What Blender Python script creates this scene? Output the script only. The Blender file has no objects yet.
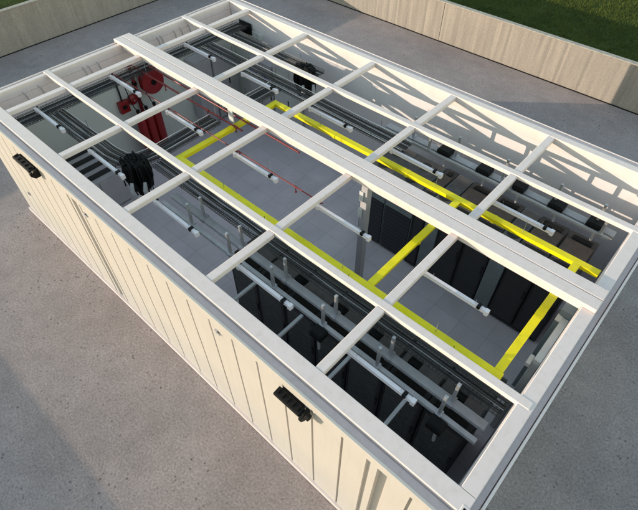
import bpy, bmesh, math, random
import numpy as np
from mathutils import Vector, Matrix
random.seed(7)
rng = np.random.default_rng(11)
S = bpy.context.scene
C = S.collection

# ------------------------------------------------------------------ materials
def nt(name):
    m = bpy.data.materials.new(name); m.use_nodes = True
    n = m.node_tree; b = n.nodes['Principled BSDF']
    return m, n, b

def noise_mat(name, col, var=0.10, scale=6.0, rough=0.55, metal=0.0, bump=0.0, bscale=60.0, col2=None, spec=0.5,
              stretch=None, detail=6.0):
    m, n, b = nt(name)
    tc = n.nodes.new('ShaderNodeTexCoord')
    mp = n.nodes.new('ShaderNodeMapping')
    if stretch: mp.inputs['Scale'].default_value = stretch
    geo = n.nodes.new('ShaderNodeNewGeometry')
    n.links.new(geo.outputs['Position'], mp.inputs['Vector'])
    no = n.nodes.new('ShaderNodeTexNoise'); no.inputs['Scale'].default_value = scale
    no.inputs['Detail'].default_value = detail; no.inputs['Roughness'].default_value = 0.6
    n.links.new(mp.outputs['Vector'], no.inputs['Vector'])
    cr = n.nodes.new('ShaderNodeValToRGB')
    c2 = col2 if col2 else tuple(max(0, c*(1-2*var)) for c in col)
    c1 = tuple(min(1, c*(1+var*0.6)) for c in col)
    cr.color_ramp.elements[0].position = 0.30; cr.color_ramp.elements[0].color = (*c2, 1)
    cr.color_ramp.elements[1].position = 0.66; cr.color_ramp.elements[1].color = (*c1, 1)
    n.links.new(no.outputs['Fac'], cr.inputs['Fac'])
    n.links.new(cr.outputs['Color'], b.inputs['Base Color'])
    b.inputs['Roughness'].default_value = rough
    b.inputs['Metallic'].default_value = metal
    b.inputs['Specular IOR Level'].default_value = spec
    if bump > 0:
        n2 = n.nodes.new('ShaderNodeTexNoise'); n2.inputs['Scale'].default_value = bscale
        n2.inputs['Detail'].default_value = 5
        n.links.new(mp.outputs['Vector'], n2.inputs['Vector'])
        bp = n.nodes.new('ShaderNodeBump'); bp.inputs['Strength'].default_value = bump
        bp.inputs['Distance'].default_value = 0.02
        n.links.new(n2.outputs['Fac'], bp.inputs['Height'])
        n.links.new(bp.outputs['Normal'], b.inputs['Normal'])
    return m

def stained_paint(name, col, stain, amount=0.35, rough=0.45):
    """painted steel: even paint, faint mottling, streaky dirt that runs down"""
    m, n, b = nt(name)
    geo = n.nodes.new('ShaderNodeNewGeometry')
    mp = n.nodes.new('ShaderNodeMapping'); mp.inputs['Scale'].default_value = (5, 5, 0.5)
    n.links.new(geo.outputs['Position'], mp.inputs['Vector'])
    a = n.nodes.new('ShaderNodeTexNoise'); a.inputs['Scale'].default_value = 2.2; a.inputs['Detail'].default_value = 8
    a.inputs['Roughness'].default_value = 0.7
    n.links.new(mp.outputs['Vector'], a.inputs['Vector'])
    r = n.nodes.new('ShaderNodeMapRange'); r.inputs['From Min'].default_value = 0.48; r.inputs['From Max'].default_value = 0.8
    r.inputs['To Max'].default_value = amount
    n.links.new(a.outputs['Fac'], r.inputs['Value'])
    c = n.nodes.new('ShaderNodeTexNoise'); c.inputs['Scale'].default_value = 1.3; c.inputs['Detail'].default_value = 4
    n.links.new(geo.outputs['Position'], c.inputs['Vector'])
    h = n.nodes.new('ShaderNodeMapRange'); h.inputs['To Min'].default_value = 0.93; h.inputs['To Max'].default_value = 1.05
    n.links.new(c.outputs['Fac'], h.inputs['Value'])
    mx = n.nodes.new('ShaderNodeMix'); mx.data_type = 'RGBA'
    mx.inputs[6].default_value = (*col, 1); mx.inputs[7].default_value = (*stain, 1)
    n.links.new(r.outputs['Result'], mx.inputs[0])
    ml = n.nodes.new('ShaderNodeVectorMath'); ml.operation = 'SCALE'
    n.links.new(mx.outputs[2], ml.inputs[0]); n.links.new(h.outputs['Result'], ml.inputs['Scale'])
    n.links.new(ml.outputs['Vector'], b.inputs['Base Color'])
    b.inputs['Roughness'].default_value = rough
    return m

def ground_mat():
    m, n, b = nt('yard_concrete')
    geo = n.nodes.new('ShaderNodeNewGeometry')
    def noise(s, d=6, rr=0.6):
        t = n.nodes.new('ShaderNodeTexNoise'); t.inputs['Scale'].default_value = s
        t.inputs['Detail'].default_value = d; t.inputs['Roughness'].default_value = rr
        n.links.new(geo.outputs['Position'], t.inputs['Vector']); return t
    big = noise(0.35, 5); mid = noise(3.0, 6); fine = noise(26, 8, 0.75); grit = noise(90, 3, 0.8)
    cr = n.nodes.new('ShaderNodeValToRGB')
    cr.color_ramp.elements[0].position = 0.33; cr.color_ramp.elements[0].color = (0.372, 0.32, 0.32, 1)
    cr.color_ramp.elements[1].position = 0.68; cr.color_ramp.elements[1].color = (0.425, 0.355, 0.345, 1)
    n.links.new(big.outputs['Fac'], cr.inputs['Fac'])
    def mr(src, a, bb, lo, hi):
        r = n.nodes.new('ShaderNodeMapRange'); r.inputs['From Min'].default_value = a; r.inputs['From Max'].default_value = bb
        r.inputs['To Min'].default_value = lo; r.inputs['To Max'].default_value = hi
        n.links.new(src, r.inputs['Value']); return r.outputs['Result']
    def mul(x, y):
        q = n.nodes.new('ShaderNodeMath'); q.operation = 'MULTIPLY'; n.links.new(x, q.inputs[0]); n.links.new(y, q.inputs[1]); return q.outputs[0]
    f = mul(mr(mid.outputs['Fac'], .3, .7, .90, 1.08), mr(fine.outputs['Fac'], .36, .64, .66, 1.22))
    f = mul(f, mr(grit.outputs['Fac'], .3, .62, .66, 1.08))
    # scattered dark pits and short hairline cracks
    vo = n.nodes.new('ShaderNodeTexVoronoi'); vo.inputs['Scale'].default_value = 9; vo.inputs['Randomness'].default_value = 1
    n.links.new(geo.outputs['Position'], vo.inputs['Vector'])
    pit = mr(vo.outputs['Distance'], .10, .24, .42, 1.0)
    pg = mr(noise(1.1, 4).outputs['Fac'], .46, .60, 0, 1)
    pm = n.nodes.new('ShaderNodeMix'); pm.inputs[2].default_value = 1.0
    n.links.new(pg, pm.inputs[0]); n.links.new(pit, pm.inputs[3]); f = mul(f, pm.outputs[0])
    sp = noise(14, 6, .8); f = mul(f, mr(sp.outputs['Fac'], .30, .42, .60, 1.0))
    f = mul(f, mr(noise(.55, 7, .65).outputs['Fac'], .34, .6, .86, 1.04))
    wob = noise(1.6, 4)
    add = n.nodes.new('ShaderNodeVectorMath'); add.operation = 'MULTIPLY_ADD'
    n.links.new(wob.outputs['Color'], add.inputs[0]); add.inputs[1].default_value = (0.9, 0.9, 0); n.links.new(geo.outputs['Position'], add.inputs[2])
    vc = n.nodes.new('ShaderNodeTexVoronoi'); vc.feature = 'DISTANCE_TO_EDGE'; vc.inputs['Scale'].default_value = 0.55
    n.links.new(add.outputs['Vector'], vc.inputs['Vector'])
    crack = mr(vc.outputs['Distance'], .0, .006, .62, 1.0)
    gate = mr(noise(0.8, 3).outputs['Fac'], .5, .58, 0, 1)
    mixc = n.nodes.new('ShaderNodeMix'); mixc.inputs[2].default_value = 1.0
    n.links.new(gate, mixc.inputs[0]); n.links.new(crack, mixc.inputs[3])
    sc = n.nodes.new('ShaderNodeVectorMath'); sc.operation = 'SCALE'
    n.links.new(cr.outputs['Color'], sc.inputs[0]); n.links.new(f, sc.inputs['Scale'])
    n.links.new(sc.outputs['Vector'], b.inputs['Base Color'])
    b.inputs['Roughness'].default_value = 0.92; b.inputs['Specular IOR Level'].default_value = 0.2
    bp = n.nodes.new('ShaderNodeBump'); bp.inputs['Strength'].default_value = 0.45; bp.inputs['Distance'].default_value = 0.012
    n.links.new(fine.outputs['Fac'], bp.inputs['Height']); n.links.new(bp.outputs['Normal'], b.inputs['Normal'])
    return m

def fence_mat():
    m, n, b = nt('fence_concrete')
    geo = n.nodes.new('ShaderNodeNewGeometry')
    mp = n.nodes.new('ShaderNodeMapping'); mp.inputs['Scale'].default_value = (1, 1, 0.10)
    n.links.new(geo.outputs['Position'], mp.inputs['Vector'])
    st = n.nodes.new('ShaderNodeTexNoise'); st.inputs['Scale'].default_value = 5; st.inputs['Detail'].default_value = 7; st.inputs['Roughness'].default_value = .65
    n.links.new(mp.outputs['Vector'], st.inputs['Vector'])
    fi = n.nodes.new('ShaderNodeTexNoise'); fi.inputs['Scale'].default_value = 22; fi.inputs['Detail'].default_value = 6
    n.links.new(geo.outputs['Position'], fi.inputs['Vector'])
    cr = n.nodes.new('ShaderNodeValToRGB')
    cr.color_ramp.elements[0].position = .3; cr.color_ramp.elements[0].color = (.27, .235, .215, 1)
    cr.color_ramp.elements[1].position = .62; cr.color_ramp.elements[1].color = (.355, .312, .278, 1)
    n.links.new(st.outputs['Fac'], cr.inputs['Fac'])
    r = n.nodes.new('ShaderNodeMapRange'); r.inputs['From Min'].default_value = .3; r.inputs['From Max'].default_value = .7
    r.inputs['To Min'].default_value = .86; r.inputs['To Max'].default_value = 1.1
    n.links.new(fi.outputs['Fac'], r.inputs['Value'])
    sc = n.nodes.new('ShaderNodeVectorMath'); sc.operation = 'SCALE'
    n.links.new(cr.outputs['Color'], sc.inputs[0]); n.links.new(r.outputs['Result'], sc.inputs['Scale'])
    n.links.new(sc.outputs['Vector'], b.inputs['Base Color'])
    b.inputs['Roughness'].default_value = .9; b.inputs['Specular IOR Level'].default_value = .2
    bp = n.nodes.new('ShaderNodeBump'); bp.inputs['Strength'].default_value = .3; bp.inputs['Distance'].default_value = .02
    n.links.new(st.outputs['Fac'], bp.inputs['Height']); n.links.new(bp.outputs['Normal'], b.inputs['Normal'])
    return m

def mesh_door_mat(name, base, hole, sx, sz, rough=0.5, lo=.2, hi=.6):
    """perforated sheet: tiny punched holes as a bump and colour pattern"""
    m, n, b = nt(name)
    geo = n.nodes.new('ShaderNodeNewGeometry')
    w = n.nodes.new('ShaderNodeTexWave'); w.wave_type = 'BANDS'; w.bands_direction = 'Z'; w.inputs['Scale'].default_value = sz
    n.links.new(geo.outputs['Position'], w.inputs['Vector'])
    w2 = n.nodes.new('ShaderNodeTexWave'); w2.wave_type = 'BANDS'; w2.bands_direction = 'X'; w2.inputs['Scale'].default_value = sx
    n.links.new(geo.outputs['Position'], w2.inputs['Vector'])
    mu = n.nodes.new('ShaderNodeMath'); mu.operation = 'MULTIPLY'
    n.links.new(w.outputs['Fac'], mu.inputs[0]); n.links.new(w2.outputs['Fac'], mu.inputs[1])
    cr = n.nodes.new('ShaderNodeValToRGB')
    cr.color_ramp.elements[0].position = lo; cr.color_ramp.elements[0].color = (*base, 1)
    cr.color_ramp.elements[1].position = hi; cr.color_ramp.elements[1].color = (*hole, 1)
    n.links.new(mu.outputs[0], cr.inputs['Fac']); n.links.new(cr.outputs['Color'], b.inputs['Base Color'])
    b.inputs['Roughness'].default_value = rough
    return m

M = {}
M['frame'] = stained_paint('frame_paint', (.765, .66, .645), (.46, .40, .36), .35, .42)
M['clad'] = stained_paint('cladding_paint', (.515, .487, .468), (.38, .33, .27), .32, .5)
M['liner'] = stained_paint('liner_paint', (.72, .67, .68), (.52, .48, .47), .25, .5)
M['greenliner'] = stained_paint('green_grey_liner', (.70, .70, .66), (.58, .58, .55), .3, .5)
M['floor'] = noise_mat('floor_vinyl', (.72, .66, .71), .05, 2.5, .38, bump=.02)
def tile_joints(m):
    n = m.node_tree; b = n.nodes['Principled BSDF']; src = b.inputs['Base Color'].links[0].from_socket
    geo = n.nodes.new('ShaderNodeNewGeometry'); br = n.nodes.new('ShaderNodeTexBrick')
    br.offset = 0; br.inputs['Scale'].default_value = 1; br.inputs['Brick Width'].default_value = .6; br.inputs['Row Height'].default_value = .6
    br.inputs['Mortar Size'].default_value = .004; br.inputs['Color1'].default_value = (1, 1, 1, 1); br.inputs['Color2'].default_value = (.93, .93, .93, 1)
    br.inputs['Mortar'].default_value = (.62, .62, .62, 1)
    n.links.new(geo.outputs['Position'], br.inputs['Vector'])
    mx = n.nodes.new('ShaderNodeMix'); mx.data_type = 'RGBA'; mx.blend_type = 'MULTIPLY'; mx.inputs[0].default_value = 1
    n.links.new(src, mx.inputs[6]); n.links.new(br.outputs['Color'], mx.inputs[7]); n.links.new(mx.outputs[2], b.inputs['Base Color'])
tile_joints(M['floor'])
M['ground'] = ground_mat()
M['fence'] = fence_mat()
M['coping'] = noise_mat('coping_concrete', (.40, .37, .33), .15, 9, .9, bump=.2)
M['grass'] = noise_mat('grass_soil', (.050, .070, .020), .3, 1.2, .95, bump=.6, bscale=30, col2=(.030, .045, .012), spec=.1)
M['blade'] = noise_mat('grass_blades', (.095, .115, .022), .3, .6, .8, col2=(.055, .080, .018), spec=.15)
M['yellow'] = noise_mat('yellow_plastic', (.93, .80, .004), .06, 5, .4)
M['black'] = noise_mat('black_powder_coat', (.010, .0095, .0095), .15, 14, .5)
M['rackside'] = noise_mat('rack_panel', (.022, .021, .021), .12, 8, .42)
M['racktop'] = noise_mat('rack_roof', (.115, .105, .105), .15, 8, .45)
M['suntinted_top'] = noise_mat('sun_tinted_rack_roof', (.12, .09, .075), .15, 8, .5)  # rack roof tinted brown to stand in for warm low sunlight
M['brush'] = noise_mat('cable_brush', (.008, .008, .008), .2, 80, .9)
M['door'] = mesh_door_mat('perforated_door', (.060, .055, .056), (.003, .003, .003), .001, 4.2, .5, .06, .22)
M['louvre'] = noise_mat('louvre_steel', (.085, .078, .078), .1, 12, .45)
M['doorgrey'] = mesh_door_mat('smoked_door', (.040, .038, .041), (.014, .0135, .014), 42, 30)
M['slate'] = noise_mat('slate_panel', (.20, .23, .245), .08, 5, .42)
M['grille'] = mesh_door_mat('louvre_grille', (.03, .03, .036), (.004, .004, .005), 18, 3)
M['busbar'] = noise_mat('busbar_housing', (.40, .395, .40), .08, 6, .38, metal=.1)
M['galv'] = noise_mat('galvanised_steel', (.48, .48, .50), .15, 18, .38, metal=.6)
M['box'] = noise_mat('black_plastic', (.006, .006, .006), .15, 20, .6, spec=.2)
M['wire'] = noise_mat('tray_steel', (.06, .058, .06), .3, 20, .4, metal=.4)
M['brightwire'] = noise_mat('tray_edge_steel', (.62, .62, .64), .1, 20, .35, metal=.4)
M['cable'] = noise_mat('black_cable', (.012, .012, .013), .2, 9, .55)
M['greycable'] = noise_mat('grey_cable', (.42, .42, .44), .1, 9, .5)
M['red'] = noise_mat('red_enamel', (.30, .010, .012), .12, 7, .35)
M['redpipe'] = noise_mat('red_pipe_paint', (.22, .008, .012), .12, 9, .4)
M['dark'] = noise_mat('dark_rubber', (.012, .010, .010), .2, 20, .75, spec=.15)
M['brown'] = noise_mat('bronze_housing', (.030, .022, .016), .25, 9, .45)
M['lamp'] = noise_mat('white_batten', (.80, .735, .76), .03, 8, .35)
M['diff'] = noise_mat('opal_diffuser', (.84, .785, .81), .02, 8, .25)
M['cabinet'] = noise_mat('grey_cabinet', (.48, .46, .48), .05, 4, .42)
M['white'] = noise_mat('white_panel', (.62, .62, .615), .05, 4, .45)
M['violet'] = noise_mat('violet_strip', (.05, .03, .32), .1, 8, .4)
M['glass'] = noise_mat('gauge_glass', (.6, .6, .6), .02, 8, .1)

# ------------------------------------------------------------------ geometry helpers
def B(): return bmesh.new()
def box(bm, x0, x1, y0, y1, z0, z1):
    vs = [bm.verts.new(v) for v in ((x0,y0,z0),(x1,y0,z0),(x1,y1,z0),(x0,y1,z0),(x0,y0,z1),(x1,y0,z1),(x1,y1,z1),(x0,y1,z1))]
    for f in ((0,3,2,1),(4,5,6,7),(0,1,5,4),(1,2,6,5),(2,3,7,6),(3,0,4,7)): bm.faces.new([vs[i] for i in f])
    return bm
def prism(bm, poly, axis, a, b):
    """extrude a 2-D polygon along an axis ('x','y','z')"""
    def P(u, v, w): return {'x': (w,u,v), 'y': (u,w,v), 'z': (u,v,w)}[axis]
    A = [bm.verts.new(P(u,v,a)) for u,v in poly]; D = [bm.verts.new(P(u,v,b)) for u,v in poly]
    n = len(poly)
    bm.faces.new(A); bm.faces.new(D[::-1])
    for i in range(n): bm.faces.new([A[i], D[i], D[(i+1)%n], A[(i+1)%n]])
    bmesh.ops.recalc_face_normals(bm, faces=bm.faces[:])
    return bm
def tube(bm, pts, r, seg=8, cap=True):
    pts = [Vector(p) for p in pts]; rings = []
    up = None
    for i, p in enumerate(pts):
        d = (pts[min(i+1,len(pts)-1)] - pts[max(i-1,0)]).normalized()
        if up is None: up = Vector((0,0,1)) if abs(d.z) < .9 else Vector((1,0,0))
        s = d.cross(up)
        if s.length < 1e-4: s = d.orthogonal()
        s.normalize(); u = s.cross(d).normalized(); up = u
        rr = r[i] if isinstance(r, (list,tuple)) else r
        rings.append([bm.verts.new(p + s*rr*math.cos(2*math.pi*k/seg) + u*rr*math.sin(2*math.pi*k/seg)) for k in range(seg)])
    for a, b in zip(rings, rings[1:]):
        for k in range(seg): bm.faces.new([a[k], a[(k+1)%seg], b[(k+1)%seg], b[k]])
    if cap:
        bm.faces.new(rings[0][::-1]); bm.faces.new(rings[-1])
    return bm
def lathe(bm, prof, seg=20, o=(0,0,0), axis='z'):
    o = Vector(o); rings = []
    for r, z in prof:
        ring = []
        for k in range(seg):
            a = 2*math.pi*k/seg
            v = Vector((r*math.cos(a), r*math.sin(a), z))
            if axis == 'x': v = Vector((v.z, v.x, v.y))
            if axis == 'y': v = Vector((v.x, v.z, v.y))
            ring.append(bm.verts.new(o+v))
        rings.append(ring)
    for a, b in zip(rings, rings[1:]):
        for k in range(seg): bm.faces.new([a[k], a[(k+1)%seg], b[(k+1)%seg], b[k]])
    bm.faces.new(rings[0][::-1]); bm.faces.new(rings[-1])
    bmesh.ops.recalc_face_normals(bm, faces=bm.faces[:])
    return bm

def obj(name, bm, mat, parent=None, bev=0.0, smooth=False, seg=2):
    if parent is not None:
        o = Vector((0,0,0)); q = parent
        while q is not None: o += q.location; q = q.parent
        bmesh.ops.translate(bm, verts=bm.verts[:], vec=-o)
    me = bpy.data.meshes.new(name); bm.to_mesh(me); bm.free()
    me.materials.append(mat)
    if smooth:
        for p in me.polygons: p.use_smooth = True
        try: me.set_sharp_from_angle(angle=math.radians(40))
        except Exception: pass
    o = bpy.data.objects.new(name, me); C.objects.link(o)
    if parent is not None: o.parent = parent
    if bev > 0:
        b = o.modifiers.new('bevel', 'BEVEL'); b.width = bev; b.segments = seg; b.limit_method = 'ANGLE'; b.harden_normals = False
    return o
def tag(o, label, cat, group=None, kind=None):
    o['label'] = label; o['category'] = cat
    if group: o['group'] = group
    if kind: o['kind'] = kind
    return o
def thing(name, loc, label, cat, group=None):
    o = bpy.data.objects.new(name, None); C.objects.link(o); o.location = loc; o.empty_display_size = .2
    return tag(o, label, cat, group)
def kids(o): return [c for c in S.objects if c.parent == o]
def copy_tree(o, loc, label, group=None):
    r = o.copy(); C.objects.link(r); r.location = loc; r['label'] = label
    if group: r['group'] = group
    for c in kids(o):
        k = c.copy(); C.objects.link(k); k.parent = r
        for g in kids(c):
            h = g.copy(); C.objects.link(h); h.parent = k
    return r

# ------------------------------------------------------------------ dimensions (metres), X along the long side, Y depth
L, W, H = 11.515, 7.12, 3.0
FZ = 0.12                                  # inside floor level
ORD = ['first','second','third','fourth','fifth','sixth','seventh','eighth']

# ------------------------------------------------------------------ setting
yard = obj('ground', box(B(), -8.2, 40, -8.3, 14.36, -.30, 0.0), M['ground']); yard['kind'] = 'structure'
ter = obj('terrain', box(B(), -300, 300, -300, 300, -1.0, -0.02), M['grass']); ter['kind'] = 'structure'

def fence(name, x0, x1, y0, y1, axis, label):
    t = thing(name, ((x0+x1)/2, (y0+y1)/2, 0), label, 'wall', None)
    h = 1.33; a0, a1 = (x0, x1) if axis == 'x' else (y0, y1)
    pitch = 3.6; n = int((a1-a0)/pitch)
    bm = B(); g = .003
    for i in range(n+1):
        s, e = a0+i*pitch, min(a0+(i+1)*pitch, a1)
        if e-s < .05: continue
        fr = random.Random(int(i+abs(x0)*10)); m_ = int((e-s)/.085); pr = []
        for k in range(m_+1):
            u = s+g/2+(e-s-g)*k/m_; dep = fr.uniform(0, .007) + (.012 if fr.random() < .16 else 0)
            pr.append((u, dep))
        if axis == 'x': prism(bm, [(u, y0+dp) for u, dp in pr]+[(e-g/2, y1), (s+g/2, y1)], 'z', -.05, h)
        else: prism(bm, [(x1-dp, u) for u, dp in pr]+[(x0, e-g/2), (x0, s+g/2)], 'z', -.05, h)
    obj('wall_panel', bm, M['fence'], t)
    bm = B()
    if axis == 'x': box(bm, a0-.03, a1, y0-.02, y1+.02, h+.002, h+.035)
    else: box(bm, x0-.02, x1+.02, a0, a1, h+.002, h+.035)
    obj('coping', bm, M['coping'], t, .01)
    bm = B()
    if axis == 'x': box(bm, a0+.14, a1, y0-.035, y0-.002, .0, .022)
    else: box(bm, x1+.002, x1+.035, a0+.05, a1-.05, .0, .022)
    obj('base_joint', bm, M['dark'], t)
    return t
fence('perimeter_wall', -8.32, 40, 14.36, 14.50, 'x', 'long sunlit concrete wall behind the building, grass beyond it')
fence('perimeter_wall', -8.34, -8.20, -8.44, 14.32, 'y', 'shaded concrete wall past the far left end of the building')
fence('perimeter_wall', -8.18, 6.2+20, -8.44, -8.30, 'x', 'low concrete wall in front of the building that shades the bottom left ground')

# grass: one countless mass of blades
def grass_field():
    P = []
    def add(n, x0, x1, y0, y1): P.append(np.stack([rng.uniform(x0, x1, n), rng.uniform(y0, y1, n)], 1))
    add(90000, -2, 17, 14.55, 24); add(14000, -14, -8.4, -2, 12)
    p = np.concatenate(P); n = len(p)
    ang = rng.uniform(0, 2*np.pi, n); h = rng.uniform(.04, .10, n); w = rng.uniform(.006, .014, n)
    lean = rng.uniform(-.05, .05, (n, 2))
    dx, dy = np.cos(ang)*w, np.sin(ang)*w
    z0 = np.full(n, -.03)
    v = np.empty((n, 3, 3))
    v[:,0] = np.stack([p[:,0]-dx, p[:,1]-dy, z0], 1); v[:,1] = np.stack([p[:,0]+dx, p[:,1]+dy, z0], 1)
    v[:,2] = np.stack([p[:,0]+lean[:,0], p[:,1]+lean[:,1], h], 1)
    me = bpy.data.meshes.new('grass')
    me.vertices.add(n*3); me.vertices.foreach_set('co', v.reshape(-1))
    me.loops.add(n*3); me.loops.foreach_set('vertex_index', np.arange(n*3, dtype=np.int32))
    me.polygons.add(n); me.polygons.foreach_set('loop_start', np.arange(0, n*3, 3, dtype=np.int32))
    me.update(); me.validate(); me.materials.append(M['blade'])
    o = bpy.data.objects.new('grass', me); C.objects.link(o)
    tag(o, 'mown green grass growing behind the concrete walls', 'grass', kind='stuff')
grass_field()

# ------------------------------------------------------------------ the building
bld = thing('modular_building', (L/2, W/2, 0), 'cream modular data hall building with its roof taken off', 'building')

def grooved(u0, u1, face, back, grooves, z0, z1, axis, flip):
    """cladding sheet with vertical grooves as a 2-D profile pushed up in z"""
    s = -1 if flip else 1
    pr = [(u0, face)]
    for c, w, d in sorted(grooves):
        pr += [(c-w/2, face), (c-w/2+.004, face+s*d), (c+w/2-.004, face+s*d), (c+w/2, face)]
    pr += [(u1, face), (u1, back), (u0, back)]
    if axis == 'y': pr = [(b, a) for a, b in pr]
    return prism(B(), pr, 'z', z0, z1)

TOPZ = 2.905
seams = [.45+.475*i for i in range(24)]
gf = []
for s in seams:
    if 3.75 < s < 4.4 or 10.2 < s < 10.75: continue
    gf.append((s, .034, .045))
gf += [(3.84, .07, .06), (4.05, .17, .10), (4.24, .05, .05), (10.33, .06, .05), (10.53, .15, .085)]
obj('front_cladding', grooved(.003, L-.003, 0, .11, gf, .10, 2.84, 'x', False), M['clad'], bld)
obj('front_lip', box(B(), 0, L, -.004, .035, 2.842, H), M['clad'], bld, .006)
obj('front_gutter', box(B(), .04, L-.05, .036, .16, 2.80, TOPZ), M['frame'], bld)
obj('front_sill', box(B(), -.02, L+.02, -.045, .10, .012, .098), M['frame'], bld, .008)
obj('front_wall_core', box(B(), .12, L-.06, .112, .30, .1, 2.78), M['liner'], bld)
gb = [(.3+.475*i, .028, .03) for i in range(24)]
obj('back_cladding', grooved(.003, L-.003, W, W-.11, gb, .10, 2.84, 'x', True), M['clad'], bld)
obj('back_lip', box(B(), 0, L, W-.02, W+.004, 2.842, H-.03), M['frame'], bld, .006)
obj('back_gutter', box(B(), .04, L-.05, W-.16, W-.021, 2.80, TOPZ+.03), M['frame'], bld)
obj('back_wall_core', box(B(), .20, L-.06, 6.80, W-.112, .1, 2.79), M['liner'], bld)
ge = [(.4+.475*i, .028, .03) for i in range(14)]
obj('left_cladding', grooved(.12, W-.12, 0, .09, ge, .10, 2.84, 'y', False), M['clad'], bld)
obj('left_lip', box(B(), -.004, .035, .04, W-.04, 2.842, H), M['frame'], bld, .006)
obj('left_wall_core', box(B(), .092, .19, .32, 6.79, .1, 2.40), M['greenliner'], bld)
obj('sky_tinted_upper_wall', box(B(), .092, .196, .32, 6.79, 2.403, 2.80), M['frame'], bld)  # same wall in a paler colour, imitating skylight on its upper part
obj('right_cladding', grooved(.12, W-.12, L, L-.11, ge, .10, 2.84, 'y', True), M['clad'], bld)
obj('right_lip', box(B(), L-.025, L+.004, .04, W-.04, 2.842, H-.025), M['frame'], bld, .006)
obj('right_gutter', box(B(), L-.19, L-.036, .17, W-.17, 2.80, TOPZ), M['frame'], bld)
obj('right_wall_core', box(B(), 11.21, L-.112, .32, 6.79, .1, 2.79), M['liner'], bld)
obj('floor', box(B(), .19, 11.21, .30, 6.80, .015, FZ), M['floor'], bld)
# top rails
obj('front_rail', box(B(), .10, 11.405, .165, .385, 2.792, H), M['frame'], bld, .008)
obj('back_rail', box(B(), .10, 11.405, 6.79, 6.945, 2.792, H), M['frame'], bld, .008)
obj('left_rail', box(B(), .09, .199, .388, 6.787, 2.802, H-.002), M['frame'], bld, .008)
obj('right_rail', box(B(), 11.225, 11.405, .388, 6.787, 2.792, H-.002), M['frame'], bld, .008)
for x, y in ((11.375, .215), (11.375, 6.905)):                       # corner castings with their slot
    c = obj('corner_casting', box(B(), x-.05, x+.07, y-.045, y+.045, 2.95, H+.004), M['frame'], bld, .01)
    obj('slot', box(B(), x-.028, x+.048, y-.022, y+.022, H-.012, H+.0055), M['dark'], c, .012)
# roof frame
XB = [.88, 2.94, 5.01, 7.08, 9.18]
for x in XB:
    for y0, y1 in ((.387, 1.613), (1.737, 3.468), (3.822, 5.328), (5.457, 6.788)):
        obj('cross_beam', box(B(), x, x+.135, y0, y1, 2.905, H-.006), M['frame'], bld, .010)
obj('long_beam', box(B(), .04, 11.37, 1.615, 1.735, 2.93, H+.006), M['frame'], bld, .010)
obj('long_beam', box(B(), .04, 11.37, 5.33, 5.455, 2.93, H+.006), M['frame'], bld, .010)
bm = box(B(), -.03, 11.40, 3.43, 3.635, H+.003, H+.075)
bb = obj('double_beam', bm, M['frame'], bld, .010)
obj('double_beam', box(B(), -.03, 11.40, 3.648, 3.86, H+.003, H+.075), M['frame'], bld, .010)
obj('beam_web', box(B(), .22, 11.22, 3.47, 3.82, 2.89, H+.001), M['frame'], bld, .006)
# column under the double beam
cl = obj('column', box(B(), 7.36, 7.50, 3.56, 3.70, FZ, 2.888), M['cabinet'], bld, .01)
for z in (1.55, 2.05, 2.45):
    obj('cover_plate', box(B(), 7.34, 7.43, 3.535, 3.557, z, z+.22), M['white'], cl, .005)
obj('duct_bracket', box(B(), 3.90, 4.05, 3.50, 3.53, 2.575, 2.888), M['white'], bld, .006)
# right end wall: door leaf and frame seen from above
dw = obj('door', box(B(), 11.105, 11.205, 2.70, 3.62, FZ, 2.42), M['white'], bld, .01)
obj('door_closer', box(B(), 11.04, 11.103, 2.62, 2.80, 2.28, 2.36), M['white'], dw, .008)
obj('door_header', box(B(), 11.03, 11.208, 3.63, 4.05, FZ, 2.55), M['slate'], bld, .01)
# back wall fittings: green-grey panels near the left end
obj('wall_lining', box(B(), .20, 1.42, 6.765, 6.797, .13, 2.45), M['greenliner'], bld, .004)
# small hooks and cable tails on the left wall
bm = B()
for y in (1.0, 1.35, 2.4, 2.52, 2.75, 4.4, 4.5, 4.9, 5.1, 5.35):
    bm = B()
    k = random.uniform(.04, .16)
    tube(bm, [(.20, y, 2.86), (.225, y+.03, 2.80), (.215, y+.06, 2.74-k), (.20, y+.05, 2.67-k)], .009, 5)
    obj('cable_tail', bm, M['greycable'], bld)
# outside wall fittings
for x, z in ((.82, 1.05), (4.34, 2.70), (7.72, 2.70)):
    bm = box(B(), x-.03, x+.03, -.03, -.001, z-.04, z+.03); tube(bm, [(x+.03, -.02, z), (x+.085, -.02, z-.015)], .013, 8)
    obj('wall_socket', bm, M['cabinet'], bld, .006)

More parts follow.
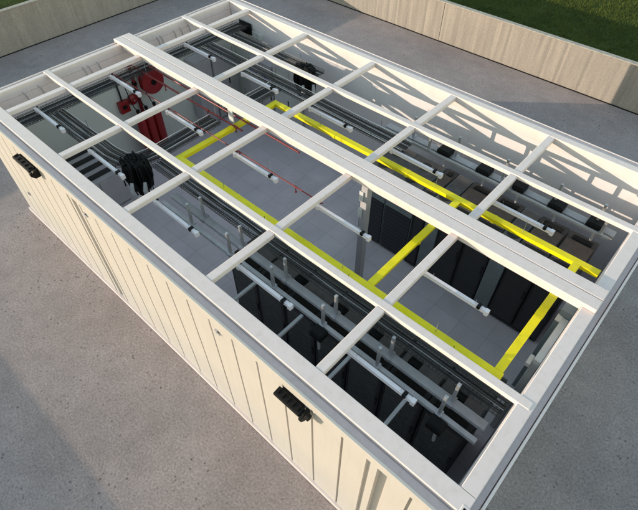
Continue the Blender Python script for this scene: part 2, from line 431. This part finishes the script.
def wall_light(x0, x1, label):
    t = thing('wall_light', ((x0+x1)/2, 0, 2.6), label, 'lamp', 'black lamps on the front wall')
    zt, zb, d = 2.83, 2.745, .15
    bm = prism(B(), [(-.03, zb), (-.03, zt), (-d, zt-.02), (-d, zb+.02)], 'x', x0, x1-.10)
    obj('housing', bm, M['box'], t, .010)
    obj('back_plate', box(B(), x0+.04, x1-.14, -.029, -.001, zb-.03, zt-.01), M['dark'], t, .004)
    obj('lens', prism(B(), [(-d+.03, zb+.008), (-d+.02, zb+.012), (-.05, zb-.004), (-.05, zb-.010)], 'x', x0+.03, x1-.13), M['glass'], t)
    for i in range(5):
        x = x0+.05+i*(x1-x0-.2)/4
        obj('cooling_fin', box(B(), x-.004, x+.004, -d+.03, -.05, zt-.012, zt+.006), M['dark'], t)
    obj('bracket', prism(B(), [(-.002, zb-.10), (-.002, zt-.02), (-.10, zt-.02), (-d-.01, zt-.05), (-d-.01, zb-.03), (-.10, zb-.10)], 'x', x1-.098, x1-.05), M['box'], t, .006)
    bm = B(); lathe(bm, [(.02, 0), (.045, .008), (.045, .06), (.02, .07)], 12, (x1-.045, -.08, zt-.03), 'x')
    obj('hinge_knob', bm, M['box'], t, smooth=True)
    return t
wall_light(8.97, 9.50, 'black flood light on the cream front wall nearer the camera')
wall_light(2.12, 2.86, 'black flood light on the cream front wall at the far left end')

# ------------------------------------------------------------------ batten lights: five bays, three rows
def batten(loc, label):
    t = thing('batten_light', loc, label, 'light', 'white tube lights in the roof bays')
    x, y, z = loc; h = .56
    obj('housing', box(B(), x-h, x+h, y-.028, y+.028, z+.012, z+.05), M['lamp'], t, .006)
    bm = B(); tube(bm, [(x-h+.05, y, z-.004), (x+h-.05, y, z-.004)], .03, 12)
    obj('tube', bm, M['diff'], t, smooth=True)
    for s in (-1, 1):
        obj('end_cap', box(B(), x+s*(h-.022)-.03, x+s*(h-.022)+.03, y-.037, y+.037, z-.037, z+.054), M['lamp'], t, .006)
    obj('clip', box(B(), x+h-.17, x+h-.12, y-.05, y+.034, z+.02, z+.075), M['box'], t, .004)
    obj('clip', box(B(), x-h+.00, x-h+.04, y+.02, y+.05, z+.03, z+.07), M['box'], t, .004)
    for s in (-.35, .35): obj('suspension_wire', tube(B(), [(x+s, y, z+.05), (x+s, y, z+.13)], .003, 5), M['galv'], t)
    return t
b0 = None
rows = [(.93, 'row nearest the front wall'), (2.69, 'row over the open floor'), (4.75, 'row nearest the rear wall')]
for j, (y, rn) in enumerate(rows):
    for i in range(5):
        loc = (1.42+2.083*i, y, 2.74)
        lab = f'white tube light, {ORD[i]} from the far left in the {rn}'
        if b0 is None: b0 = batten(loc, lab)
        else: copy_tree(b0, loc, lab)

# ------------------------------------------------------------------ yellow cable duct
yd = thing('cable_duct', (7.5, 3.4, 2.5), 'bright yellow cable duct loop hung over the open floor', 'cable duct')
def duct_run(p, q, w=.105, h=.062):
    (x0, y0), (x1, y1) = p, q; z = 2.47
    if abs(y1-y0) < 1e-6:
        bm = box(B(), x0, x1, y0-w/2, y0+w/2, z, z+h); lid = box(B(), x0, x1, y0-w/2-.008, y0+w/2+.008, z+h+.001, z+h+.022)
    else:
        bm = box(B(), x0-w/2, x0+w/2, y0, y1, z, z+h); lid = box(B(), x0-w/2-.008, x0+w/2+.008, y0, y1, z+h+.001, z+h+.022)
    r = obj('duct_run', bm, M['yellow'], yd, .006); obj('lid', lid, M['yellow'], r, .005)
    # joint collars
    n = int(max(abs(x1-x0), abs(y1-y0))/2.0)
    for i in range(1, n+1):
        f = i/(n+1); cx, cy = x0+(x1-x0)*f, y0+(y1-y0)*f
        if abs(y1-y0) < 1e-6: bm = box(B(), cx-.03, cx+.03, cy-w/2-.011, cy+w/2+.011, z-.004, z+h+.0245)
        else: bm = box(B(), cx-w/2-.011, cx+w/2+.011, cy-.03, cy+.03, z-.004, z+h+.0245)
        obj('joint_collar', bm, M['yellow'], r, .003)
Y1, Y2 = 2.075, 4.66
duct_run((4.02, Y1), (10.92, Y1)); duct_run((4.02, Y2), (11.18, Y2))
for x in (4.085, 8.70, 10.84): duct_run((x, Y1+.063), (x, Y2-.063))
for x, y in ((5.4, Y1), (6.9, Y1), (8.2, Y1), (9.9, Y1), (5.4, Y2), (6.9, Y2), (8.2, Y2), (9.9, Y2)):
    obj('hanger_rod', tube(B(), [(x, y, 2.555), (x, y, 2.80)], .006, 6), M['galv'], yd)

# ------------------------------------------------------------------ cable ladders
def ladder(name, path, w, z, label, bright=(True, False), ncab=10, group='black wire cable trays', dense=.055):
    """path: list of (x,y); wire tray following it"""
    pts = [Vector((a, b, 0)) for a, b in path]
    cen = sum(pts, Vector())/len(pts)
    t = thing(name, (cen.x, cen.y, z), label, 'cable tray', group)
    def off(d):
        out = []
        for i, p in enumerate(pts):
            a = (pts[min(i+1, len(pts)-1)]-pts[max(i-1, 0)]).normalized(); nrm = Vector((-a.y, a.x, 0))
            out.append(p+nrm*d)
        return out
    for s, br in zip((1, -1), bright):
        bm = B()
        tube(bm, [(p.x, p.y, z+.075) for p in off(s*w/2)], .0065 if br else .006, 6)
        obj('edge_wire', bm, M['brightwire' if br else 'wire'], t)
        bm = B(); tube(bm, [(p.x, p.y, z+.035) for p in off(s*w/2)], .006, 5); tube(bm, [(p.x, p.y, z) for p in off(s*w/2)], .006, 5)
        obj('side_wire', bm, M['wire'], t)
    bm = B()
    for k in range(-2, 3): tube(bm, [(p.x, p.y, z) for p in off(k*w/5.2)], .0045, 4)
    lo, ro = off(w/2), off(-w/2)
    for i in range(len(pts)-1):
        ln = (pts[i+1]-pts[i]).length; n = max(1, int(ln/dense))
        for k in range(n):
            f = (k+.5)/n; a = lo[i].lerp(lo[i+1], f); b = ro[i].lerp(ro[i+1], f)
            tube(bm, [(a.x, a.y, z+.075), (a.x, a.y, z-.005), (b.x, b.y, z-.005), (b.x, b.y, z+.075)], .004, 4)
    obj('wire_grid', bm, M['wire'], t)
    bmk, bmg = B(), B(); ng = 0
    for k in range(ncab):
        d = (k+.5)/ncab*w*.9-w*.45 + random.uniform(-.012, .012); r = random.uniform(.009, .017); zz = z+r+random.uniform(0, .02)
        fine = []
        o_ = off(d)
        for i in range(len(o_)-1):
            n = max(2, int((o_[i+1]-o_[i]).length/.35))
            for q in range(n): fine.append(o_[i].lerp(o_[i+1], q/n))
        fine.append(o_[-1])
        pp = [(p.x+random.uniform(-.008, .008), p.y+random.uniform(-.008, .008), zz+random.uniform(0, .012)) for p in fine]
        if k % 5 == 2: tube(bmg, pp, r*.6, 5); ng += 1
        else: tube(bmk, pp, r, 5)
    obj('black_cables', bmk, M['cable'], t, smooth=True)
    if ng: obj('grey_cables', bmg, M['greycable'], t, smooth=True)
    else: bmg.free()
    for i in range(len(pts)-1):
        n = max(1, int((pts[i+1]-pts[i]).length/1.5))
        if (pts[i+1]-pts[i]).length < .6: continue
        for k in range(n):
            f = (k+.5)/n
            for o_ in (lo, ro):
                a = o_[i].lerp(o_[i+1], f); obj('hanger_rod', tube(B(), [(a.x, a.y, z), (a.x, a.y, 2.80)], .004, 5), M['wire'], t)
    return t
ZT = 2.58
ladder('cable_tray', [(.82, .46), (.82, 6.62)], .40, ZT, 'black cable tray crowded with cables along the far left end wall', (True, False), 13)
ladder('cable_tray', [(1.06, 1.20), (3.05, 1.20), (3.45, 1.26), (3.66, 1.44), (3.74, 1.80), (3.72, 2.3), (3.70, 3.3)], .36, ZT,
       'black cable tray that bends from the front left bays towards the middle', (True, False), 11)
ladder('cable_tray', [(3.70, 3.62), (3.70, 5.04)], .36, ZT, 'short black cable tray crossing the middle beside the yellow duct corner', (True, False), 8)
ladder('cable_tray', [(3.98, 1.72), (11.15, 1.72)], .36, ZT, 'long black cable tray tucked beside the front roof beam', (False, False), 9)
ladder('cable_tray', [(1.06, 5.24), (7.20, 5.16)], .34, ZT, 'long black cable tray beside the rear roof beam', (True, True), 10)
ladder('cable_tray', [(1.06, 6.05), (4.1, 6.05)], .40, ZT, 'short black cable tray close to the sunlit rear wall', (False, True), 12)

def cable_bundle(x, y, label):
    t = thing('cable_bundle', (x, y, 1.9), label, 'cables', 'black cable bundles hanging from the trays')
    bm = B()
    for k in range(150):
        a = random.uniform(0, 2*math.pi); r0 = .25*math.sqrt(random.random()); r1 = r0*random.uniform(.55, 1.05)
        sx, sy = x+r0*math.cos(a), y+r0*math.sin(a)*.9
        b_ = a+random.uniform(-.6, .6)
        ex, ey = x+r1*math.cos(b_), y+r1*math.sin(b_)*.8
        z1 = 2.66+random.uniform(-.03, .05); z0 = random.uniform(1.95, 2.25)
        swell = random.uniform(1.0, 1.25)
        tube(bm, [(sx-.12*random.random(), sy, z1), (sx, sy, z1-.02), (x+(sx-x)*swell, y+(sy-y)*swell, 2.4), ((sx+ex)/2, (sy+ey)/2, 2.15), (ex, ey, z0)],
             random.choice((.010, .014, .018, .026, .034)), 6)
    obj('black_cables', bm, M['box'], t, smooth=True)
    for dx, dy in ((.22, -.30), (.38, -.12)):
        bm = B(); tube(bm, [(x+dx, y+dy, 2.02), (x+dx+.02, y+dy-.02, 2.30), (x+dx-.05, y+dy+.05, 2.42)], [.05, .045, .03], 10)
        obj('grey_boot', bm, M['greycable'], t, smooth=True)
    return t
cable_bundle(3.74, 1.34, 'tangle of thick black cables with grey boots in the front bay')
cable_bundle(3.72, 5.98, 'tangle of thick black cables with grey boots near the sunlit rear wall')

# ------------------------------------------------------------------ racks
def rack(loc, w, label, group, face, dmat='door', tmat='racktop'):
    """face = +1: doors towards +Y first; both faces carry perforated doors"""
    x, y, z = loc; d = 1.04; h = 1.98; g = .006
    t = thing('server_rack', loc, label, 'server rack', group)
    obj('body', box(B(), x-w/2+g, x+w/2-g, y-d/2, y+d/2, z+.04, z+h), M['rackside'], t, .006)
    obj('plinth', box(B(), x-w/2+.03, x+w/2-.03, y-d/2+.04, y+d/2-.04, z, z+.038), M['black'], t)
    for s in (-1, 1):
        a, b = sorted((y+s*(d/2+.002), y+s*(d/2+.032)))
        dr = obj('door', box(B(), x-w/2+.012, x+w/2-.012, a, b, z+.06, z+h-.02), M[dmat], t, .005)
        a, b = sorted((y+s*(d/2+.033), y+s*(d/2+.055)))
        obj('handle', box(B(), x+w/2-.075, x+w/2-.045, a, b, z+.95, z+1.15), M['black'], dr, .004)
        bm = B()
        a, b = sorted((y+s*(d/2+.0325), y+s*(d/2+.038)))
        for u0, u1, v0, v1 in ((x-w/2+.014, x-w/2+.045, z+.062, z+h-.022), (x+w/2-.045, x+w/2-.014, z+.062, z+h-.022),
                               (x-w/2+.046, x+w/2-.046, z+.062, z+.11), (x-w/2+.046, x+w/2-.046, z+h-.07, z+h-.022)):
            box(bm, u0, u1, a, b, v0, v1)
        obj('door_frame', bm, M['black'], dr)
        if dmat == 'door':
            bm = B(); a, b = sorted((y+s*(d/2+.0325), y+s*(d/2+.044)))
            for k in range(30):
                zz = z+.13+k*.0575; prism(bm, [(a, zz), (b, zz+.008) if s > 0 else (a, zz+.022), (b, zz+.022)] if s > 0 else [(b, zz), (a, zz+.008), (a, zz+.020), (b, zz+.024)], 'x', x-w/2+.055, x+w/2-.085)
            obj('louvre', bm, M['louvre'], dr)
    obj('top_panel', box(B(), x-w/2+.03, x+w/2-.03, y-.30, y+.30, z+h+.001, z+h+.012), M[tmat], t, .003)
    for s in (-1, 1):
        obj('cable_port', box(B(), x-w/2+.09, x+w/2-.09, y+s*.40-.05, y+s*.40+.05, z+h+.001, z+h+.02), M['brush'], t, .006)
    return t
def cooler(loc, w, label, group, split):
    x, y, z = loc; d = 1.04; h = 1.98
    t = thing('cooling_unit', loc, label, 'cooling unit', group)
    obj('body', box(B(), x-w/2+.005, x+w/2-.005, y-d/2, y+d/2, z+.03, z+h), M['slate'], t, .008)
    for s in (-1, 1):
        a, b = sorted((y+s*(d/2+.002), y+s*(d/2+.028)))
        if split:
            obj('grille', box(B(), x-w/2+.03, x+w/2-.03, a, b, z+.06, z+1.28), M['grille'], t, .004)
            obj('upper_panel', box(B(), x-w/2+.012, x+w/2-.012, a, b, z+1.30, z+h-.02), M['slate'], t, .005)
        else:
            obj('upper_panel', box(B(), x-w/2+.012, x+w/2-.012, a, b, z+.06, z+h-.02), M['slate'], t, .005)
    obj('top_panel', box(B(), x-w/2+.02, x+w/2-.02, y-d/2+.02, y+d/2-.02, z+h+.0005, z+h+.009), M['racktop'], t, .003)
    for k in range(2 if w > .45 else 1):
        bm = B(); lathe(bm, [(.11, z+h+.0095), (.12, z+h+.02), (.10, z+h+.02)], 18, (x + (0 if w < .45 else 0), y-.25+.5*k, 0))
        obj('fan_ring', bm, M['black'], t)
    return t
r0 = None
wf = .664; gx = 'black racks in the row nearest the front wall'
for i in range(7):
    loc = (6.35+wf*(i+.5), 1.84, FZ)
    lab = f'black server rack in the front row, {ORD[i]} from its far left end'
    if r0 is None: r0 = rack(loc, wf, lab, gx, 1)
    else: copy_tree(r0, loc, lab, gx)
YB = 5.26
gy = 'black racks in the rear row'
rx = None
layout = [('c', 6.50, .66), ('c', 7.16, .68), ('r', 7.85, .28+.0), ('n', 8.13, .32), ('r', 8.46, .55), ('r', 9.01, .54), ('n', 9.55, .32), ('r', 9.88, .53), ('r', 10.41, .53)]
nr = 0; cz = None
clab = ['grey cooling unit with dark lower grille left of the white column in the rear row', 'grey cooling unit with dark lower grille right of the white column in the rear row']
nlab = ['narrow grey cooling unit between dark racks, nearer the white column', 'narrow grey cooling unit between dark racks, nearer the right end']
ci = ni = 0
for k, x, w in layout:
    loc = (x+w/2, YB, FZ)
    if k == 'c': cooler(loc, w, clab[ci], 'wide cooling units in the rear row', True); ci += 1
    elif k == 'n': cooler(loc, w, nlab[ni], 'narrow cooling units in the rear row', False); ni += 1
    else:
        rack(loc, w, f'dark server rack in the rear row, {ORD[nr]} counting from the white column', gy, -1, 'doorgrey', 'suntinted_top'); nr += 1

# ------------------------------------------------------------------ busbars with tap-off boxes
def busbar(name, x0, x1, y, z, w, h, posts, label, wall=None):
    t = thing('busbar', ((x0+x1)/2, y, z), label, 'busbar', 'grey busbars over the rack rows')
    rl = obj('trunking', box(B(), x0, x1, y-w/2, y+w/2, z, z+h), M['busbar'], t, .006)
    bm = B()
    for s in (-1, 1):
        yy = y+s*(w/2+.004); box(bm, x0, x1, yy-.004, yy+.004, z+h*.35, z+h*.55)
    obj('side_rib', bm, M['galv'], t)
    for p in posts:
        bm = box(B(), p-.022, p+.022, y-.022, y+.022, z+h+.001, 2.90)
        r = obj('hanger_post', bm, M['galv'], t, .005)
        obj('clamp', box(B(), p-.04, p+.04, y-w/2-.016, y+w/2+.016, z+h*.2, z+h+.012), M['galv'], r, .004)
    if wall is not None:
        for xx in wall[1]:
            a, b = sorted((wall[0], y-math.copysign(w/2+.02, y-wall[0])))
            obj('wall_bracket', box(B(), xx-.025, xx+.025, a, b, z-.035, z+.012), M['busbar'], t, .004)
    return t
busbar('busbar', 4.75, 11.10, 1.42, 2.36, .13, .075, (5.63, 6.62, 7.62, 8.63, 9.62, 10.60), 'grey busbar over the front racks, on the side nearer the middle')
busbar('busbar', 4.75, 11.10, 1.18, 2.36, .07, .075, (5.60, 6.59, 7.58, 8.60, 9.58, 10.57), 'thin grey busbar over the front racks, on the side nearer the front wall',
       (.305, (7.28, 8.24, 9.20, 10.14)))
busbar('busbar', 6.30, 11.05, 5.78, 2.36, .16, .075, (6.95, 7.95, 8.95, 9.95, 10.7), 'grey busbar over the rear racks carrying the row of black boxes')
busbar('busbar', 6.20, 11.00, 5.58, 2.42, .045, .06, (7.45, 9.20, 10.85), 'thin pale busbar over the rear racks, beside the rear roof beam')
def tap(loc, size, label, group):
    x, y, z = loc; a, b, c = size
    t = thing('tap_off_box', loc, label, 'electrical box', group)
    obj('housing', box(B(), x-a/2, x+a/2, y-b/2, y+b/2, z, z+c), M['box'], t, .014)
    obj('lid', box(B(), x-a/2+.02, x+a/2-.02, y-b/2+.02, y+b/2-.02, z+c+.001, z+c+.012), M['box'], t, .004)
    bm = B(); tube(bm, [(x+a*.2, y-b*.25, z-.001), (x+a*.2, y-b*.25, z-.10), (x+a*.25, y-b*.3, z-.24)], .022, 8)
    obj('cable_tail', bm, M['greycable'], t, smooth=True)
    return t
tb = None
for i, x in enumerate((7.74, 8.60, 9.30, 10.03, 10.71)):
    lab = f'black tap-off box on the rear busbar, {ORD[i]} from the white column side'; g = 'black boxes on the rear busbar'
    if tb is None: tb = tap((x, 5.74, 2.437), (.27, .25, .11), lab, g)
    else: copy_tree(tb, (x, 5.74, 2.437), lab, g)
tf = None
for i, x in enumerate((7.78, 8.60, 9.25, 9.93, 10.64)):
    lab = f'black tap-off box beside the front busbar, {ORD[i]} from the far left'; g = 'black boxes beside the front busbar'
    if tf is None: tf = tap((x, 1.60, 2.30), (.17, .17, .12), lab, g)
    else: copy_tree(tf, (x, 1.60, 2.30), lab, g)
for x, s in ((8.63, 'middle'), (10.62, 'right end')):
    tap((x, 1.05, 2.30), (.22, .17, .13), f'black tap-off box next to the front wall side busbar, towards its {s}', 'black boxes on the thin front busbar')

# ------------------------------------------------------------------ fire gear
def red_pipe(pts_list, drops, r, label, name='sprinkler_pipe'):
    c = pts_list[0][0]
    t = thing(name, c, label, 'pipe', 'red sprinkler pipes')
    for pts in pts_list:
        bm = B(); tube(bm, pts, r, 10); p = obj('pipe', bm, M['redpipe'], t, smooth=True)
    for x, y, z in drops:
        bm = B(); tube(bm, [(x, y, z+.03), (x, y, z-.10)], r*.55, 8); lathe(bm, [(.0, z-.13), (.022, z-.125), (.022, z-.11), (.01, z-.10)], 10, (x, y, 0))
        tube(bm, [(x-.05, y, z), (x+.05, y, z)], r*1.4, 10)
        obj('sprinkler_head', bm, M['redpipe'], t, smooth=True)
    for pts in pts_list:
        a, b = Vector(pts[0]), Vector(pts[-1])
        for f in (.2, .5, .8):
            q = a.lerp(b, f); obj('hanger_rod', tube(B(), [(q.x, q.y, q.z), (q.x, q.y, 2.86)], .005, 5), M['galv'], t)
red_pipe([[(.30, 2.90, 2.62), (7.05, 2.90, 2.62)]], [(2.9, 2.90, 2.62), (4.9, 2.90, 2.62), (6.4, 2.90, 2.62)], .012,
         'thin red sprinkler pipe running straight over the open floor')
red_pipe([[(.30, 3.42, 2.60), (4.4, 3.42, 2.60)], [(.9, 3.62, 2.66), (5.8, 3.62, 2.66)]], [(1.8, 3.42, 2.60), (3.3, 3.42, 2.60), (4.2, 3.42, 2.60)], .019,
         'pair of red pipes running under the double roof beam')
# hose reel on the left wall
hr = thing('hose_reel', (.20, 3.87, 1.98), 'round red fire hose reel on the far left wall', 'hose reel')
bm = B(); lathe(bm, [(.10, .05), (.30, .052), (.31, .07), (.31, .10), (.24, .105), (.24, .22), (.31, .225), (.31, .255), (.29, .262), (.05, .268)], 32, (.20, 3.87, 1.98), 'x')
obj('drum', bm, M['red'], hr, smooth=True)
bm = B()
for k in range(5): 
    pts = [(.20+.118+.024*k, 3.87+.27*math.cos(a), 1.98+.27*math.sin(a)) for a in np.linspace(0, 2*math.pi, 28)]
    tube(bm, pts, .013, 6, False)
obj('hose', bm, M['redpipe'], hr, smooth=True)
bm = B(); lathe(bm, [(.06, .269), (.07, .275), (.06, .31), (.02, .315)], 16, (.20, 3.87, 1.98), 'x')
obj('hub', bm, M['dark'], hr, smooth=True)
rp = thing('riser_pipe', (.26, 3.42, FZ), 'dark red vertical riser pipe beside the round hose reel', 'pipe')
bm = B(); tube(bm, [(.26, 3.46, FZ), (.26, 3.46, 2.50)], .045, 10); obj('pipe', bm, M['redpipe'], rp, smooth=True)
bm = B(); lathe(bm, [(.06, 0), (.06, .07)], 12, (.26, 3.46, 1.0)); lathe(bm, [(.06, 0), (.06, .07)], 12, (.26, 3.46, 2.0)); obj('flange', bm, M['dark'], rp)
# alarm box and bell
al = thing('alarm_box', (.20, 3.0, 1.5), 'square red alarm box on the far left wall under a black cable', 'alarm')
obj('case', box(B(), .192, .32, 2.88, 3.14, 1.44, 1.74), M['red'], al, .012)
obj('window', box(B(), .321, .326, 2.95, 3.07, 1.55, 1.65), M['dark'], al, .002)
bm = B(); tube(bm, [(.23, 3.02, 1.745), (.23, 3.02, 2.0), (.24, 3.0, 2.35)], .022, 8); obj('cable', bm, M['cable'], al, smooth=True)
be = thing('alarm_bell', (.20, 3.30, 1.66), 'small round red alarm bell next to the square alarm box', 'bell')
bm = B(); lathe(bm, [(.05, -.004), (.05, .03), (.14, .035), (.135, .07), (.09, .11), (.02, .12)], 24, (.20, 3.30, 1.66), 'x'); obj('gong', bm, M['red'], be, smooth=True)
bm = B(); lathe(bm, [(.02, .121), (.02, .14), (.008, .145)], 10, (.20, 3.30, 1.66), 'x'); obj('bolt', bm, M['galv'], be)
# gas cylinders
gc = None
for i, (x, y) in enumerate(((.62, 3.16), (.62, 3.40), (.62, 3.64))):
    lab = f'tall red gas cylinder on the floor by the left wall, {("nearest the front", "in the middle of three", "farthest from the front")[i]}'
    if gc is None:
        gc = thing('gas_cylinder', (x, y, FZ), lab, 'gas cylinder', 'red gas cylinders by the left wall')
        bm = B(); lathe(bm, [(.10, FZ), (.115, FZ+.02), (.115, FZ+1.16), (.105, FZ+1.24), (.06, FZ+1.31), (.035, FZ+1.34), (.035, FZ+1.38)], 22, (x, y, 0))
        obj('body', bm, M['red'], gc, smooth=True)
        bm = B(); lathe(bm, [(.03, FZ+1.381), (.045, FZ+1.40), (.045, FZ+1.45), (.02, FZ+1.47)], 14, (x, y, 0)); v = obj('valve', bm, M['dark'], gc)
        bm = B(); tube(bm, [(x, y, FZ+1.42), (x-.10, y, FZ+1.46), (x-.22, y, FZ+1.60), (x-.30, y, FZ+2.0)], .012, 6); obj('hose', bm, M['dark'], gc, smooth=True)
    else: copy_tree(gc, (x, y, FZ), lab)

# ------------------------------------------------------------------ cabinets in the left rooms
def cabinet(x0, x1, y0, y1, h, mat, label, name='cabinet', bands=0, strips=False, doors=2, face='x'):
    t = thing(name, ((x0+x1)/2, (y0+y1)/2, FZ), label, 'cabinet')
    obj('body', box(B(), x0, x1, y0, y1, FZ+.03, FZ+h), mat, t, .01)
    obj('plinth', box(B(), x0+.03, x1-.03, y0+.03, y1-.03, FZ, FZ+.029), M['dark'], t)
    for k in range(doors):
        if face == 'x':
            w = (y1-y0)/doors; a = y0+k*w
            d = obj('door', box(B(), x1+.001, x1+.022, a+.012, a+w-.012, FZ+.07, FZ+h-.04), mat, t, .005)
            obj('handle', box(B(), x1+.023, x1+.04, a+w-.07, a+w-.045, FZ+h*.5, FZ+h*.5+.16), M['box'], d, .003)
        else:
            w = (x1-x0)/doors; a = x0+k*w
            d = obj('door', box(B(), a+.012, a+w-.012, y0-.022, y0-.001, FZ+.07, FZ+h-.04), mat, t, .005)
            obj('handle', box(B(), a+w-.07, a+w-.045, y0-.04, y0-.023, FZ+h*.5, FZ+h*.5+.16), M['box'], d, .003)
            if strips: obj('light_strip', box(B(), a+.05, a+w-.10, y0-.03, y0-.0225, FZ+h*.80, FZ+h*.87), M['violet'], d, .003)
    if bands:
        w = (x1-x0)/bands
        for k in range(bands):
            obj('vent', box(B(), x0+k*w+.05, x0+k*w+.05+w*.45, y0+.05, y1-.05, FZ+h+.001, FZ+h+.03), M['black'], t, .006)
    return t
cabinet(.24, 1.64, .62, 1.86, .92, M['cabinet'], 'low grey battery cabinet with black vent bands on top, front left corner', 'battery_cabinet', 4)
cabinet(.22, .62, 5.02, 5.56, 1.95, M['cabinet'], 'tall grey cabinet against the far left wall, the one nearer the front', 'switch_cabinet', 0, False, 1)
cabinet(.22, .62, 5.60, 6.14, 1.95, M['cabinet'], 'tall grey cabinet against the far left wall, the one nearer the rear', 'switch_cabinet', 0, False, 1)
cabinet(1.32, 2.22, 6.28, 6.755, 1.92, M['cabinet'], 'grey control cabinet with violet strips against the rear wall', 'control_cabinet', 0, True, 2, 'y')
cabinet(2.26, 2.86, 6.30, 6.755, 2.05, M['white'], 'pale cabinet beside the violet striped control cabinet', 'control_cabinet', 0, False, 1, 'y')
# dark louvres near the back left corner
lv = thing('wall_louvre', (.70, 6.74, 2.5), 'black louvre panel high on the rear wall in the far corner', 'louvre')
bm = B()
for k in range(5): prism(bm, [(6.70, 2.36+k*.05), (6.755, 2.385+k*.05), (6.755, 2.392+k*.05), (6.70, 2.367+k*.05)], 'x', .58, 1.0)
obj('blade', bm, M['box'], lv)
obj('frame', box(B(), .55, 1.03, 6.756, 6.764, 2.33, 2.64), M['black'], lv, .002)

# ------------------------------------------------------------------ light
EL, AZ = math.radians(8.3), math.radians(39.5)     # sunlight travels towards +X+Y, very low
d = Vector((math.cos(AZ)*math.cos(EL), math.sin(AZ)*math.cos(EL), -math.sin(EL)))
sl = bpy.data.lights.new('sun', 'SUN'); sl.energy = 2.0; sl.angle = math.radians(.25); sl.color = (1.0, .84, .64)
so = bpy.data.objects.new('sun', sl); C.objects.link(so); so.rotation_euler = d.to_track_quat('-Z', 'Y').to_euler(); so.location = (-20, -15, 12)
w = bpy.data.worlds.new('World'); S.world = w; w.use_nodes = True
n = w.node_tree; bg = n.nodes['Background']
sky = n.nodes.new('ShaderNodeTexSky'); sky.sky_type = 'NISHITA'; sky.sun_disc = False; sky.dust_density = .2; sky.ozone_density = .8; sky.air_density = 1.4
sky.sun_elevation = EL; sky.sun_rotation = math.atan2(-d.x, -d.y)
n.links.new(sky.outputs['Color'], bg.inputs['Color']); bg.inputs['Strength'].default_value = .15

# ------------------------------------------------------------------ camera
cd = bpy.data.cameras.new('camera'); cam = bpy.data.objects.new('camera', cd); C.objects.link(cam)
cd.sensor_width = 36; cd.lens = 486.632/638*36; cd.clip_end = 2000
pitch, yaw = 0.8564, 2.3077
fw = Vector((math.cos(pitch)*math.cos(yaw), math.cos(pitch)*math.sin(yaw), -math.sin(pitch)))
cam.location = (11.136, -1.701, 8.368); cam.rotation_euler = fw.to_track_quat('-Z', 'Y').to_euler()
S.camera = cam
S.view_settings.view_transform = 'Standard'; S.view_settings.look = 'None'; S.view_settings.gamma = 1
S.view_settings.use_curve_mapping = False; S.view_settings.exposure = 1.45
